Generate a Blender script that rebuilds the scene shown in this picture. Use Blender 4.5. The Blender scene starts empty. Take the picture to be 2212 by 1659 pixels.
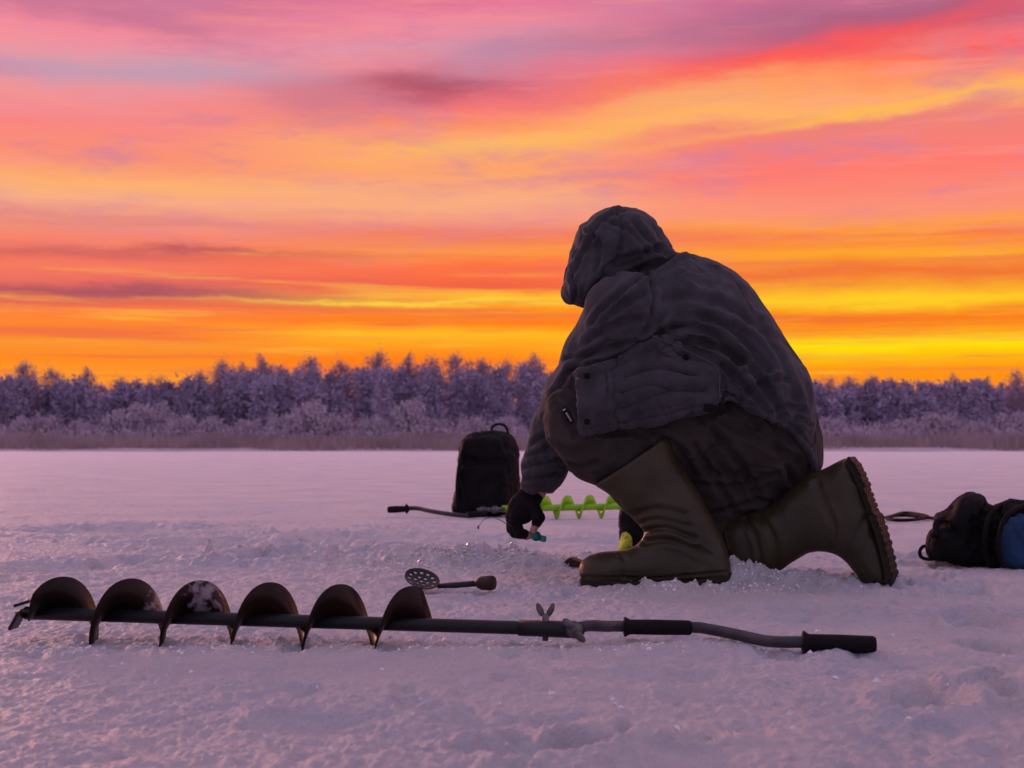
import bpy, bmesh, math, random
import numpy as np
from mathutils import Vector, Matrix
random.seed(7); rng=np.random.default_rng(7)
F=3072.; CX=1106.; HY=965.; CH=.36
C=bpy.context.scene.collection
def pt(px,py,Y): return Vector(((px-CX)/F*Y, Y, CH+(HY-py)/F*Y))
def gp(px,py): return pt(px,py,F*CH/(py-HY))
def s2l(c):
    c=c/255.; return c/12.92 if c<=.04045 else ((c+.055)/1.055)**2.4
def lin(r,g,b): return (s2l(r),s2l(g),s2l(b),1)
# ------------------------------------------------------------------ materials
def mat(name,col,rough=.8,var=.25,vscale=8.,bump=.2,bscale=60.,metal=0.,spec=.3,sheen=0.,trans=0.,col2=None,bdist=.004,bump2=None):
    m=bpy.data.materials.new(name); m.use_nodes=True; nt=m.node_tree; N=nt.nodes; L=nt.links
    b=N['Principled BSDF']; b.inputs['Roughness'].default_value=rough; b.inputs['Metallic'].default_value=metal
    b.inputs['Specular IOR Level'].default_value=spec; b.inputs['Sheen Weight'].default_value=sheen
    b.inputs['Transmission Weight'].default_value=trans
    tc=N.new('ShaderNodeTexCoord'); vec=tc.outputs['Object']
    n=N.new('ShaderNodeTexNoise'); n.inputs['Scale'].default_value=vscale; n.inputs['Detail'].default_value=3; L.new(vec,n.inputs['Vector'])
    r=N.new('ShaderNodeValToRGB'); r.color_ramp.elements[0].position=.32; r.color_ramp.elements[1].position=.68
    c2=col2 or tuple(min(1,c*(1+var)) for c in col[:3])
    r.color_ramp.elements[0].color=tuple(c*(1-var) for c in col[:3])+(1,) if not col2 else tuple(col[:3])+(1,)
    r.color_ramp.elements[1].color=tuple(c2[:3])+(1,)
    L.new(n.outputs['Fac'],r.inputs[0]); L.new(r.outputs[0],b.inputs['Base Color'])
    if bump:
        n2=N.new('ShaderNodeTexNoise'); n2.inputs['Scale'].default_value=bscale; n2.inputs['Detail'].default_value=2; L.new(vec,n2.inputs['Vector'])
        bp=N.new('ShaderNodeBump'); bp.inputs['Strength'].default_value=bump; bp.inputs['Distance'].default_value=bdist
        L.new(n2.outputs['Fac'],bp.inputs['Height']); 
        if bump2:
            n3=N.new('ShaderNodeTexNoise'); n3.inputs['Scale'].default_value=bump2[1]; n3.inputs['Detail'].default_value=3; L.new(vec,n3.inputs['Vector'])
            b2=N.new('ShaderNodeBump'); b2.inputs['Strength'].default_value=bump2[0]; b2.inputs['Distance'].default_value=bump2[2]
            L.new(n3.outputs['Fac'],b2.inputs['Height']); L.new(bp.outputs[0],b2.inputs['Normal']); L.new(b2.outputs[0],b.inputs['Normal'])
        else: L.new(bp.outputs[0],b.inputs['Normal'])
    return m
M={}
M['coat']=mat('coat_cloth',(.054,.053,.063),.88,.26,16,.4,420,spec=.12,sheen=.10,bdist=.0015,bump2=(.7,42,.006))
M['trouser']=mat('trouser_cloth',(.046,.039,.037),.88,.22,12,.35,420,spec=.12,sheen=.05,bdist=.0015,bump2=(.6,34,.006))
M['rubber']=mat('olive_rubber',(.034,.028,.012),.46,.25,9,.25,70,spec=.38,bdist=.002,bump2=(.35,18,.010))
M['sole']=mat('dark_sole',(.018,.015,.009),.6,.35,30,.3,200,spec=.25)
M['black']=mat('black_nylon',(.0065,.006,.0075),.75,.35,20,.3,300,spec=.15,bdist=.002,bump2=(.5,35,.006))
M['glove']=mat('black_knit',(.010,.008,.010),.9,.3,40,.5,350,spec=.15,bdist=.002)
M['skin']=mat('skin',(.42,.22,.16),.5,.12,40,.2,250,spec=.4,bdist=.001)
M['shaft']=mat('dark_paint',(.008,.009,.012),.4,.3,30,.2,160,spec=.35,bdist=.001)
M['grip']=mat('foam_grip',(.007,.006,.008),.8,.3,60,.35,350,spec=.2,bdist=.001)
M['steel']=mat('grey_steel',(.13,.12,.13),.42,.5,60,.2,200,metal=.8,bdist=.001)
M['greytube']=mat('grey_tube',(.045,.045,.055),.32,.25,25,.1,120,metal=.3,bdist=.001)
M['green']=mat('lime_paint',(.30,.62,.02),.4,.15,20,.1,100,spec=.4)
M['greenc']=mat('lime_cloth',(.02,.02,.012),.7,.2,22,.2,200,col2=(.85,.95,.08))
M['blue']=mat('blue_cloth',(.012,.045,.12),.75,.25,20,.3,300,bdist=.002,bump2=(.5,30,.006))
M['teal']=mat('teal_plastic',(.01,.25,.22),.35,.15,40,.1,100,spec=.5)
M['white']=mat('white_print',(.6,.6,.62),.6,.1,40,0)
M['brown']=mat('brown_wood',(.05,.022,.014),.6,.35,30,.2,120)
M['cork']=mat('wooden_grip',(.030,.014,.010),.5,.35,40,.2,160)
M['frosttwig_haze']=mat('frosted_twigs_hazed',(.38,.27,.35),.9,.3,.35,0,col2=(.56,.42,.52))  # frost colour lightened for distance haze, pinked for sky glow through crowns
M['frostwood_haze']=mat('frosted_wood_hazed',(.34,.285,.42),.9,.3,.10,0,col2=(.48,.41,.57))  # frosted wood, with distance haze painted in as a lighter base colour
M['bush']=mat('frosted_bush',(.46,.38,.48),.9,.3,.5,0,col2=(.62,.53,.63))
M['bark']=mat('bark',(.09,.07,.08),.9,.3,2,0)
M['reed']=mat('dry_reed',(.30,.21,.22),.9,.3,.25,0,col2=(.50,.38,.40))
M['iron']=mat('strainer_iron',(.014,.012,.014),.42,.3,60,.2,250,metal=.3,spec=.5,bdist=.001)
M['ice']=mat('clear_ice',(.82,.80,.84),.2,.1,30,.3,90,spec=.6,trans=.2)
M['crumb']=mat('snow_crumb',(.84,.82,.85),.5,.06,30,.4,150)
M['water']=mat('dark_water',(.01,.012,.018),.05,.1,30,0)
M['piping']=mat('grey_piping',(.09,.09,.09),.8,.1,20,0)
def flight_mat():
    m=mat('worn_flight',(.004,.003,.003),.42,.45,22,.25,120,spec=.22,bdist=.001,col2=(.024,.008,.006)); nt=m.node_tree; N=nt.nodes; L=nt.links
    b=N['Principled BSDF']; src=b.inputs['Base Color'].links[0].from_socket
    tc=N.new('ShaderNodeTexCoord'); sx=N.new('ShaderNodeSeparateXYZ'); L.new(tc.outputs['Object'],sx.inputs[0])
    def bell(c,w):
        a=N.new('ShaderNodeMath'); a.operation='SUBTRACT'; L.new(sx.outputs[0],a.inputs[0]); a.inputs[1].default_value=c
        d=N.new('ShaderNodeMath'); d.operation='ABSOLUTE'; L.new(a.outputs[0],d.inputs[0])
        e=N.new('ShaderNodeMapRange'); e.inputs[1].default_value=0; e.inputs[2].default_value=w; e.inputs[3].default_value=1; e.inputs[4].default_value=0; L.new(d.outputs[0],e.inputs[0]); return e.outputs[0]
    a=bell(.345,.08); c=bell(.245,.045)
    mx=N.new('ShaderNodeMath'); mx.operation='MAXIMUM'; L.new(a,mx.inputs[0]); L.new(c,mx.inputs[1])
    n=N.new('ShaderNodeTexNoise'); n.inputs['Scale'].default_value=60; n.inputs['Detail'].default_value=6; L.new(tc.outputs['Object'],n.inputs['Vector'])
    ad=N.new('ShaderNodeMath'); ad.operation='MULTIPLY'; L.new(mx.outputs[0],ad.inputs[0]); L.new(n.outputs['Fac'],ad.inputs[1])
    r=N.new('ShaderNodeMapRange'); r.inputs[1].default_value=.36; r.inputs[2].default_value=.50; L.new(ad.outputs[0],r.inputs[0])
    mixc=N.new('ShaderNodeMix'); mixc.data_type='RGBA'; L.new(r.outputs[0],mixc.inputs[0]); L.new(src,mixc.inputs[6]); mixc.inputs[7].default_value=(.26,.22,.26,1)
    L.new(mixc.outputs[2],b.inputs['Base Color']); return m
M['flight']=flight_mat()
def snow_mat():
    m=bpy.data.materials.new('snow'); m.use_nodes=True; nt=m.node_tree; N=nt.nodes; L=nt.links
    b=N['Principled BSDF']; b.inputs['Roughness'].default_value=.58; b.inputs['Specular IOR Level'].default_value=.45
    tc=N.new('ShaderNodeTexCoord'); v=tc.outputs['Object']
    n=N.new('ShaderNodeTexNoise'); n.inputs['Scale'].default_value=1.6; n.inputs['Detail'].default_value=5; n.inputs['Roughness'].default_value=.6; L.new(v,n.inputs['Vector'])
    r=N.new('ShaderNodeValToRGB'); r.color_ramp.elements[0].position=.36; r.color_ramp.elements[1].position=.62
    r.color_ramp.elements[0].color=(.74,.76,.88,1); r.color_ramp.elements[1].color=(.92,.87,.90,1)
    L.new(n.outputs['Fac'],r.inputs[0]); L.new(r.outputs[0],b.inputs['Base Color'])
    k=N.new('ShaderNodeTexNoise'); k.inputs['Scale'].default_value=95; k.inputs['Detail'].default_value=5; k.inputs['Roughness'].default_value=.72; L.new(v,k.inputs['Vector'])
    q=N.new('ShaderNodeBump'); q.inputs['Strength'].default_value=1.; q.inputs['Distance'].default_value=.020; L.new(k.outputs['Fac'],q.inputs['Height'])
    L.new(q.outputs[0],b.inputs['Normal']); return m
M['snow']=snow_mat()
# ------------------------------------------------------------------ object helpers
BASE={}
def tag(o,label=None,cat=None,group=None,kind=None):
    if label: o['label']=label
    if cat: o['category']=cat
    if group: o['group']=group
    if kind: o['kind']=kind
    return o
def thing(name,label,cat,loc,group=None):
    o=bpy.data.objects.new(name,None); C.objects.link(o); o.location=loc; o.empty_display_size=.1
    BASE[o.name]=Vector(loc); return tag(o,label,cat,group)
def mk(name,V,Fc,m,parent=None,smooth=True,base=None):
    V=np.asarray(V,dtype=np.float32).reshape(-1,3)
    b=BASE[parent.name] if parent else (Vector(base) if base is not None else Vector((0,0,0)))
    V=V-np.array(b,dtype=np.float32)
    me=bpy.data.meshes.new(name)
    if isinstance(Fc,np.ndarray):
        n,k=Fc.shape; me.vertices.add(len(V)); me.vertices.foreach_set('co',V.ravel())
        me.loops.add(n*k); me.loops.foreach_set('vertex_index',Fc.astype(np.int32).ravel())
        me.polygons.add(n); me.polygons.foreach_set('loop_start',np.arange(0,n*k,k,dtype=np.int32)); me.polygons.foreach_set('loop_total',np.full(n,k,dtype=np.int32))
        me.update(calc_edges=True)
    else: me.from_pydata([tuple(map(float,v)) for v in V],[],Fc); me.update()
    me.polygons.foreach_set('use_smooth',np.full(len(me.polygons),bool(smooth)))
    me.materials.append(m)
    o=bpy.data.objects.new(name,me); C.objects.link(o)
    if parent: o.parent=parent
    else: o.location=b
    BASE[o.name]=b
    return o
class MB:
    def __init__(s): s.v=[]; s.f=[]
    def add(s,V,Fc):
        k=len(s.v); s.v+= [tuple(v) for v in V]; s.f+=[tuple(i+k for i in f) for f in Fc]; return s
    def tube(s,P,R,seg=14,cap=True):
        P=[Vector(p) for p in P]; n=len(P)
        if not hasattr(R,'__len__'): R=[R]*n
        V=[];t0=(P[1]-P[0]).normalized(); a=Vector((0,0,1)) if abs(t0.z)<.9 else Vector((1,0,0)); u=t0.cross(a).normalized()
        for i in range(n):
            t=(P[min(i+1,n-1)]-P[max(i-1,0)]).normalized(); u=(u-t*u.dot(t)).normalized(); w=t.cross(u)
            for j in range(seg):
                an=2*math.pi*j/seg; V.append(P[i]+(u*math.cos(an)+w*math.sin(an))*R[i])
        Fc=[(i*seg+j,i*seg+(j+1)%seg,(i+1)*seg+(j+1)%seg,(i+1)*seg+j) for i in range(n-1) for j in range(seg)]
        if cap: Fc+=[tuple(reversed(range(seg))),tuple(range((n-1)*seg,n*seg))]
        return s.add(V,Fc)
    def sphere(s,c,r,rot=None,seg=14,rings=9):
        c=Vector(c); r=r if hasattr(r,'__len__') else (r,)*3; V=[];Fc=[]
        for i in range(rings+1):
            ph=math.pi*i/rings
            for j in range(seg):
                th=2*math.pi*j/seg; v=Vector((r[0]*math.sin(ph)*math.cos(th),r[1]*math.sin(ph)*math.sin(th),r[2]*math.cos(ph)))
                V.append(c+((rot@v) if rot else v))
        Fc=[(i*seg+j,(i+1)*seg+j,(i+1)*seg+(j+1)%seg,i*seg+(j+1)%seg) for i in range(rings) for j in range(seg)]
        return s.add(V,Fc)
    def box(s,c,d,rot=None,bev=.12):
        bm=bmesh.new(); bmesh.ops.create_cube(bm,size=1)
        for v in bm.verts: v.co=Vector((v.co.x*d[0],v.co.y*d[1],v.co.z*d[2]))
        if bev: bmesh.ops.bevel(bm,geom=bm.edges[:],offset=min(d)*bev,segments=2,affect='EDGES')
        bm.verts.index_update(); V=[Vector(c)+((rot@v.co) if rot else v.co) for v in bm.verts]; Fc=[tuple(v.index for v in f.verts) for f in bm.faces]; bm.free()
        return s.add(V,Fc)
    def build(s,name,m,parent=None,smooth=True,base=None): return mk(name,[tuple(v) for v in s.v],s.f,m,parent,smooth,base)
def smoothline(P,k=5,closed=False):
    P=[Vector(p) for p in P]; n=len(P); out=[]
    for i in range(n if closed else n-1):
        g=lambda j:P[j%n] if closed else P[min(max(j,0),n-1)]
        a,b,c,d=g(i-1),g(i),g(i+1),g(i+2)
        for q in range(k):
            t=q/k; out.append(.5*((2*b)+(c-a)*t+(2*a-5*b+4*c-d)*t*t+(3*b-a-3*c+d)*t**3))
    if not closed: out.append(P[-1])
    return out
# ------------------------------------------------------------------ noise
T2=rng.random((256,256)).astype(np.float32); T3=rng.random((64,64,64)).astype(np.float32)
def n2(x,y):
    i=np.floor(x).astype(int); j=np.floor(y).astype(int); f=(x-i); g=(y-j); f=f*f*(3-2*f); g=g*g*(3-2*g)
    a=T2[i&255,j&255];b=T2[(i+1)&255,j&255];c=T2[i&255,(j+1)&255];d=T2[(i+1)&255,(j+1)&255]
    return (a*(1-f)+b*f)*(1-g)+(c*(1-f)+d*f)*g-.5
def fb2(x,y,o=3,g=.5):
    r=0;a=1
    for k in range(o):
        r=r+a*n2(x+17.3*k,y+5.1*k); x,y=(x*.8-y*.6)*2.03,(x*.6+y*.8)*2.03; a*=g
    return r
def n3(p):
    i=np.floor(p).astype(int); f=p-i; f=f*f*(3-2*f); r=0
    for a in(0,1):
        for b in(0,1):
            for c in(0,1):
                w=(f[:,0] if a else 1-f[:,0])*(f[:,1] if b else 1-f[:,1])*(f[:,2] if c else 1-f[:,2])
                r=r+w*T3[(i[:,0]+a)&63,(i[:,1]+b)&63,(i[:,2]+c)&63]
    return r-.5
def fb3(p,o=3,g=.5):
    r=0;a=1
    for k in range(o): r=r+a*n3(p+7.7*k); p=p*2.03;a*=g
    return r
# ------------------------------------------------------------------ implicit surfaces
def nets(f,lo,h):
    cs=np.array(f.shape)-1; ids=[];ps=[];fq=[]
    def flat(q): return (q[:,0]*cs[1]+q[:,1])*cs[2]+q[:,2]
    for a in range(3):
        s0=[slice(None)]*3;s1=[slice(None)]*3;s0[a]=slice(0,-1);s1[a]=slice(1,None)
        f0=f[tuple(s0)];f1=f[tuple(s1)];m=(f0<0)!=(f1<0); idx=np.argwhere(m); v0=f0[m];v1=f1[m]; p=idx.astype(np.float64); p[:,a]+=v0/(v0-v1)
        b,c=(a+1)%3,(a+2)%3; ok=(idx[:,b]>=1)&(idx[:,c]>=1)&(idx[:,b]<cs[b])&(idx[:,c]<cs[c]); idx=idx[ok];p=p[ok];v0=v0[ok]
        qs=[]
        for db,dc in((1,1),(0,1),(0,0),(1,0)):
            q=idx.copy();q[:,b]-=db;q[:,c]-=dc;fl=flat(q);ids.append(fl);ps.append(p);qs.append(fl)
        Q=np.stack(qs,1); out=v0<0; Q[~out]=Q[~out][:,::-1]; fq.append(Q)
    ids=np.concatenate(ids);ps=np.concatenate(ps);Q=np.concatenate(fq)
    u,inv=np.unique(ids,return_inverse=True); cnt=np.bincount(inv)
    V=np.stack([np.bincount(inv,weights=ps[:,k])/cnt for k in range(3)],1)*h+np.array(lo)
    return V,np.searchsorted(u,Q)
def lap(V,Q,it,lam=.5):
    E=np.concatenate([Q[:,[0,1]],Q[:,[1,2]],Q[:,[2,3]],Q[:,[3,0]]]); n=len(V); deg=np.bincount(E[:,0],minlength=n)+np.bincount(E[:,1],minlength=n); deg=np.maximum(deg,1)
    for _ in range(it):
        S=np.stack([np.bincount(E[:,0],weights=V[E[:,1],k],minlength=n)+np.bincount(E[:,1],weights=V[E[:,0],k],minlength=n) for k in range(3)],1)/deg[:,None]
        V=V+lam*(S-V)
    return V
def normals(V,Q):
    a=np.cross(V[Q[:,2]]-V[Q[:,0]],V[Q[:,3]]-V[Q[:,1]]); N=np.zeros_like(V)
    for k in range(3): N[:,k]=sum(np.bincount(Q[:,c],weights=a[:,k],minlength=len(V)) for c in range(4))
    return N/np.maximum(np.linalg.norm(N,axis=1),1e-12)[:,None]
def sdf(fn,lo,hi,h,sm=2):
    lo=[float(v) for v in lo]; hi=[float(v) for v in hi]
    ax=[np.arange(lo[k],hi[k]+h,h) for k in range(3)]
    G=np.meshgrid(*ax,indexing='ij',sparse=True); f=np.broadcast_to(fn(*G),[len(a) for a in ax]).astype(np.float64)
    V,Q=nets(f,lo,h); return lap(V,Q,sm),Q
def cap(X,Y,Z,a,b,ra,rb):
    a=np.array(a,float);b=np.array(b,float);d=b-a;L=d@d
    t=np.clip(((X-a[0])*d[0]+(Y-a[1])*d[1]+(Z-a[2])*d[2])/L,0,1)
    return np.sqrt((X-a[0]-t*d[0])**2+(Y-a[1]-t*d[1])**2+(Z-a[2]-t*d[2])**2)-(ra+t*(rb-ra))
def ell(X,Y,Z,c,r,B=None):
    x,y,z=X-c[0],Y-c[1],Z-c[2]
    if B is not None: x,y,z=[B[k][0]*x+B[k][1]*y+B[k][2]*z for k in range(3)]
    k=np.sqrt((x/r[0])**2+(y/r[1])**2+(z/r[2])**2); return (k-1)*min(r)
def smin(a,b,k): h=np.clip(.5+.5*(b-a)/k,0,1); return b*(1-h)+a*h-k*h*(1-h)
def smax(a,b,k): return -smin(-a,-b,k)
def polyd(S,Z,P):
    P=np.array(P,float); sh=np.broadcast(S,Z).shape; d=np.full(sh,1e9); ins=np.zeros(sh,bool)
    for i in range(len(P)):
        a=P[i];b=P[(i+1)%len(P)];e=b-a;L=max(e@e,1e-12); t=np.clip(((S-a[0])*e[0]+(Z-a[1])*e[1])/L,0,1)
        d=np.minimum(d,(S-a[0]-t*e[0])**2+(Z-a[1]-t*e[1])**2)
        if abs(e[1])>1e-12: ins=ins^(((a[1]>Z)!=(b[1]>Z))&(S<e[0]*(Z-a[1])/e[1]+a[0]))
    d=np.sqrt(d); return np.where(ins,d,-d)
class Frame:
    def __init__(s,px,py,Y,psi=0): s.a=pt(px,py,Y); s.psi=math.radians(psi); s.c=math.cos(s.psi); s.s=math.sin(s.psi)
    def p(s,px,py):
        k=(px-CX)/F; Y=(s.a.x*s.s+s.a.y*s.c)/(k*s.s+s.c); X=k*Y
        return ((X-s.a.x)*s.c-(Y-s.a.y)*s.s, CH+(HY-py)/F*Y)
    def poly(s,P,k=4):
        Q=[Vector((*s.p(*q),0)) for q in P]
        return [(q.x,q.y) for q in (smoothline(Q,k,True) if k>1 else Q)]
    def world(s,V):
        return np.stack([s.a.x+V[:,0]*s.c+V[:,1]*s.s, s.a.y-V[:,0]*s.s+V[:,1]*s.c, V[:,2]],1)
def inflate(S,Tt,Z,P,T,R,tc=0.):
    d=polyd(S,Z,P); u=np.maximum(0,R-d); return np.sqrt(u**2+((Tt-tc)*R/T)**2)-R
def linedist(V,P):
    px=CX+F*V[:,0]/V[:,1]; py=HY-F*(V[:,2]-CH)/V[:,1]; d=np.full(len(V),1e9)
    P=[(q.x,q.y) for q in smoothline([Vector((a,b,0)) for a,b in P],4)]
    for (a,b),(c,e) in zip(P[:-1],P[1:]):
        L=max((c-a)**2+(e-b)**2,1e-9); t=np.clip(((px-a)*(c-a)+(py-b)*(e-b))/L,0,1); d=np.minimum(d,np.hypot(px-a-t*(c-a),py-b-t*(e-b)))
    return d*V[:,1]/F
def polyin(V,P):
    px=CX+F*V[:,0]/V[:,1]; py=HY-F*(V[:,2]-CH)/V[:,1]; return polyd(px,py,P)*V[:,1]/F
def folds(V,Q,lines,g=1.,ws=1.):
    N=normals(V,Q); D=np.zeros(len(V)); mask=np.clip(-N[:,1]*2.2,0,1)
    for P,A,w in lines: 
        d=linedist(V,P); A=A*g; w=w*(ws if w>.0065 else 1); D-=A*np.exp(-(d/w)**2)*mask; D+=.6*A*np.exp(-((d-1.9*w)/(1.1*w))**2)*mask
    return V+N*D[:,None]
def wrinkle(V,Q,amp,sc,st=(1,1,1),o=3):
    N=normals(V,Q); p=V*np.array(st)*sc; w=fb3(p+fb3(p*.6+3,2)[:,None]*1.2,o); return V+N*((w-np.abs(w)*.6)*amp)[:,None]
def crease(V,Q,amp,sc,st=(1,1,1),wd=.05,seed=0.):
    N=normals(V,Q); p=V*np.array(st)*sc+seed; q=fb3(p*.7+9,2); n=fb3(p+q[:,None]*1.5,2); a=np.abs(n)
    msk=sstep(fb3(V*7+seed+5,2),-.15,.2)
    return V+N*((-np.exp(-(a/wd)**2)+.7*np.exp(-((a-2.3*wd)/(1.4*wd))**2))*amp*msk)[:,None]
def sstep(x,a,b): t=np.clip((x-a)/(b-a),0,1); return t*t*(3-2*t)

# ================================================================== WORLD
w=bpy.data.worlds.new("World"); bpy.context.scene.world=w; w.use_nodes=True; nt=w.node_tree; N=nt.nodes; L=nt.links
bg=N['Background']
def mth(op,a,b=None,c=None,clamp=False):
    n=N.new('ShaderNodeMath'); n.operation=op; n.use_clamp=clamp
    for i,v in enumerate((a,b,c)):
        if v is None: continue
        if isinstance(v,(int,float)): n.inputs[i].default_value=v
        else: L.new(v,n.inputs[i])
    return n.outputs[0]
def mixc(f,a,b,bt='MIX'):
    n=N.new('ShaderNodeMix'); n.data_type='RGBA'; n.blend_type=bt; n.clamp_factor=True
    for i,v in ((0,f),(6,a),(7,b)):
        if isinstance(v,(tuple,float,int)): n.inputs[i].default_value=v
        else: L.new(v,n.inputs[i])
    return n.outputs[2]
def mr(v,a,b,c=0,d=1,sm=True):
    n=N.new('ShaderNodeMapRange'); n.interpolation_type='SMOOTHSTEP' if sm else 'LINEAR'
    L.new(v,n.inputs[0]); 
    for i,x in enumerate((a,b,c,d)): n.inputs[i+1].default_value=x
    return n.outputs[0]
tc=N.new('ShaderNodeTexCoord'); sx=N.new('ShaderNodeSeparateXYZ'); L.new(tc.outputs['Generated'],sx.inputs[0])
az=mth('ARCTAN2',sx.outputs[0],sx.outputs[1]); hyp=mth('SQRT',mth('ADD',mth('MULTIPLY',sx.outputs[0],sx.outputs[0]),mth('MULTIPLY',sx.outputs[1],sx.outputs[1])))
el=mth('ARCTAN2',sx.outputs[2],hyp); aaz=mth('ABSOLUTE',az)
upper=mixc(mr(el,.45,1.3),lin(216,162,184),lin(182,168,200))
back=mixc(mr(el,0,.6),lin(158,140,170),lin(172,158,186))
allup=mixc(mr(aaz,1.1,2.4),upper,back)
side=mixc(mr(el,.0,.3),lin(245,130,85),lin(226,150,164))
cheap=mixc(mr(el,.2,.5),side,allup); cheap=mixc(mr(aaz,1.0,2.2),cheap,allup)
def noi(kx,ky,seed,det=4,rough=.55,dist=0.):
    c=N.new('ShaderNodeCombineXYZ'); L.new(mth('MULTIPLY',az,kx),c.inputs[0]); L.new(mth('MULTIPLY',el,ky),c.inputs[1]); c.inputs[2].default_value=seed
    n=N.new('ShaderNodeTexNoise'); n.inputs['Scale'].default_value=1; n.inputs['Detail'].default_value=det; n.inputs['Roughness'].default_value=rough; n.inputs['Distortion'].default_value=dist
    L.new(c.outputs[0],n.inputs['Vector']); return n.outputs['Fac']
wn=mth('SUBTRACT',noi(6,28,3.3,7,.66),.5)
wn2=mth('SUBTRACT',noi(3,9,8.1,2,.5),.5)
amp=mth('ADD',mth('MULTIPLY',el,.16),.004)
elw=mth('ADD',el,mth('ADD',mth('MULTIPLY',wn,amp),mth('MULTIPLY',wn2,mth('MULTIPLY',el,.05))))
EM=.32
def e_of(py,px=1106): return math.atan((HY-py)/math.hypot(F,px-CX))
def ramp(px,st):
    r=N.new('ShaderNodeValToRGB'); cr=r.color_ramp; st=sorted(((e_of(y,px)/EM,c) for y,*c in st),key=lambda q:q[0])
    cr.elements[0].position=st[0][0]; cr.elements[0].color=lin(*st[0][1]); cr.elements[1].position=st[-1][0]; cr.elements[1].color=lin(*st[-1][1])
    for p,c in st[1:-1]: e=cr.elements.new(p); e.color=lin(*c)
    L.new(mth('DIVIDE',elw,EM),r.inputs[0]); return r.outputs[0]
LS=[(0,205,118,148),(60,243,138,158),(110,238,152,162),(150,208,152,170),(200,240,146,154),(260,248,134,132),(330,251,144,116),(390,252,170,114),(430,248,172,138),(480,238,150,126),(520,248,132,108),(548,226,108,96),(575,248,122,94),(610,230,106,96),(625,200,94,94),(650,230,104,84),(670,252,124,66),(700,255,136,50),(730,255,130,42),(745,250,148,52),(775,255,138,34),(800,255,152,40),(850,255,150,40)]
MS=[(0,225,118,152),(60,240,138,158),(110,228,150,168),(150,238,128,146),(190,230,114,132),(230,248,124,120),(270,252,144,102),(320,255,178,104),(370,253,164,108),(420,250,170,128),(470,246,156,126),(510,244,126,98),(550,253,150,72),(580,254,118,66),(620,242,98,66),(640,255,174,48),(655,255,208,56),(670,255,146,38),(700,255,124,32),(725,255,186,36),(750,255,156,32),(775,255,128,28),(850,255,125,25)]
RS=[(0,195,108,145),(40,180,98,130),(80,248,102,120),(110,255,84,82),(150,255,140,98),(200,255,172,106),(235,255,178,102),(260,240,130,118),(300,248,128,118),(350,254,122,112),(400,253,136,116),(440,252,146,120),(480,255,158,72),(510,250,124,62),(550,255,166,46),(590,242,115,52),(640,255,200,38),(680,250,120,30),(720,255,168,24),(745,255,218,14),(775,255,186,12),(800,255,150,20),(850,255,140,20)]
rl,rm,rr=ramp(200,LS),ramp(1000,MS),ramp(1950,RS)
azn=mth('ADD',az,mth('MULTIPLY',wn2,.3))
def a_of(px): return math.atan((px-CX)/F)
sky=mixc(mr(azn,a_of(250),a_of(950)),rl,rm); sky=mixc(mr(azn,a_of(1050),a_of(1750)),sky,rr)
lowm=mr(el,.20,.07); him=mr(el,.10,.2)
st1=noi(5,210,1.7,5,.62); st2=noi(6,120,5.7,4,.6)
sky=mixc(mth('MULTIPLY',mth('MULTIPLY',mr(st1,.49,.66),lowm),.5),sky,lin(230,98,80))
sky=mixc(mth('MULTIPLY',mth('MULTIPLY',mr(st2,.54,.72),lowm),.55),sky,lin(255,202,70))
b1=noi(9,42,11.7,8,.66,.2); b2=noi(7,90,15.2,6,.66)
sky=mixc(mth('MULTIPLY',mth('MULTIPLY',mr(b1,.47,.66),him),.6),sky,lin(206,128,158))
sky=mixc(mth('MULTIPLY',mth('MULTIPLY',mr(b2,.5,.68),him),.5),sky,lin(253,150,138))
elq=mth('ADD',el,mth('MULTIPLY',wn,.034)); bn=mth('MULTIPLY_ADD',b1,1.7,.2)
def bank(px,py,wx,wy,rot,col,stn):
    a0,e0=a_of(px),e_of(py,px); r=math.radians(rot)
    da=mth('SUBTRACT',az,a0); de=mth('SUBTRACT',elq,e0)
    u=mth('MULTIPLY_ADD',da,math.cos(r)*F/wx,mth('MULTIPLY',de,math.sin(r)*F/wx)); v=mth('MULTIPLY_ADD',de,math.cos(r)*F/wy,mth('MULTIPLY',da,-math.sin(r)*F/wy))
    q=mth('MULTIPLY_ADD',u,u,mth('MULTIPLY',v,v)); g=mth('EXPONENT',mth('MULTIPLY',q,-1.))
    g=mth('MULTIPLY',g,bn)
    global sky; sky=mixc(mth('MULTIPLY',g,stn,clamp=True),sky,col)
for a in [(930,182,180,28,2,lin(172,66,86),1.0),(680,215,150,46,-3,lin(205,120,138),.8),(330,150,330,40,2,lin(196,156,178),.9),(1080,120,170,42,10,lin(196,146,172),.8),
          (1420,85,330,34,4,lin(186,114,145),.85),(1950,35,380,34,7,lin(168,98,130),.9),(1750,110,480,24,9,lin(255,74,78),.75),(250,30,260,20,-3,lin(196,114,150),.7),
          (1450,215,460,34,9,lin(255,172,100),.65),(1250,290,400,24,7,lin(255,188,98),.7),(1900,236,420,9,7,lin(255,188,80),.7),(1900,266,330,12,5,lin(238,128,118),.6),
          (300,405,420,26,0,lin(255,182,110),.6),(950,430,420,24,0,lin(252,178,130),.5),
          (450,549,250,6,0,lin(196,96,94),.85),(110,548,150,6,0,lin(205,105,100),.7),(260,628,380,13,-1,lin(172,88,98),.9),(200,480,300,7,0,lin(225,135,130),.6),(1900,640,400,10,0,lin(255,212,38),.6),(1950,745,330,18,0,lin(255,225,14),.7),(900,655,420,5,0,lin(255,212,60),.7)]: bank(*a)
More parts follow.
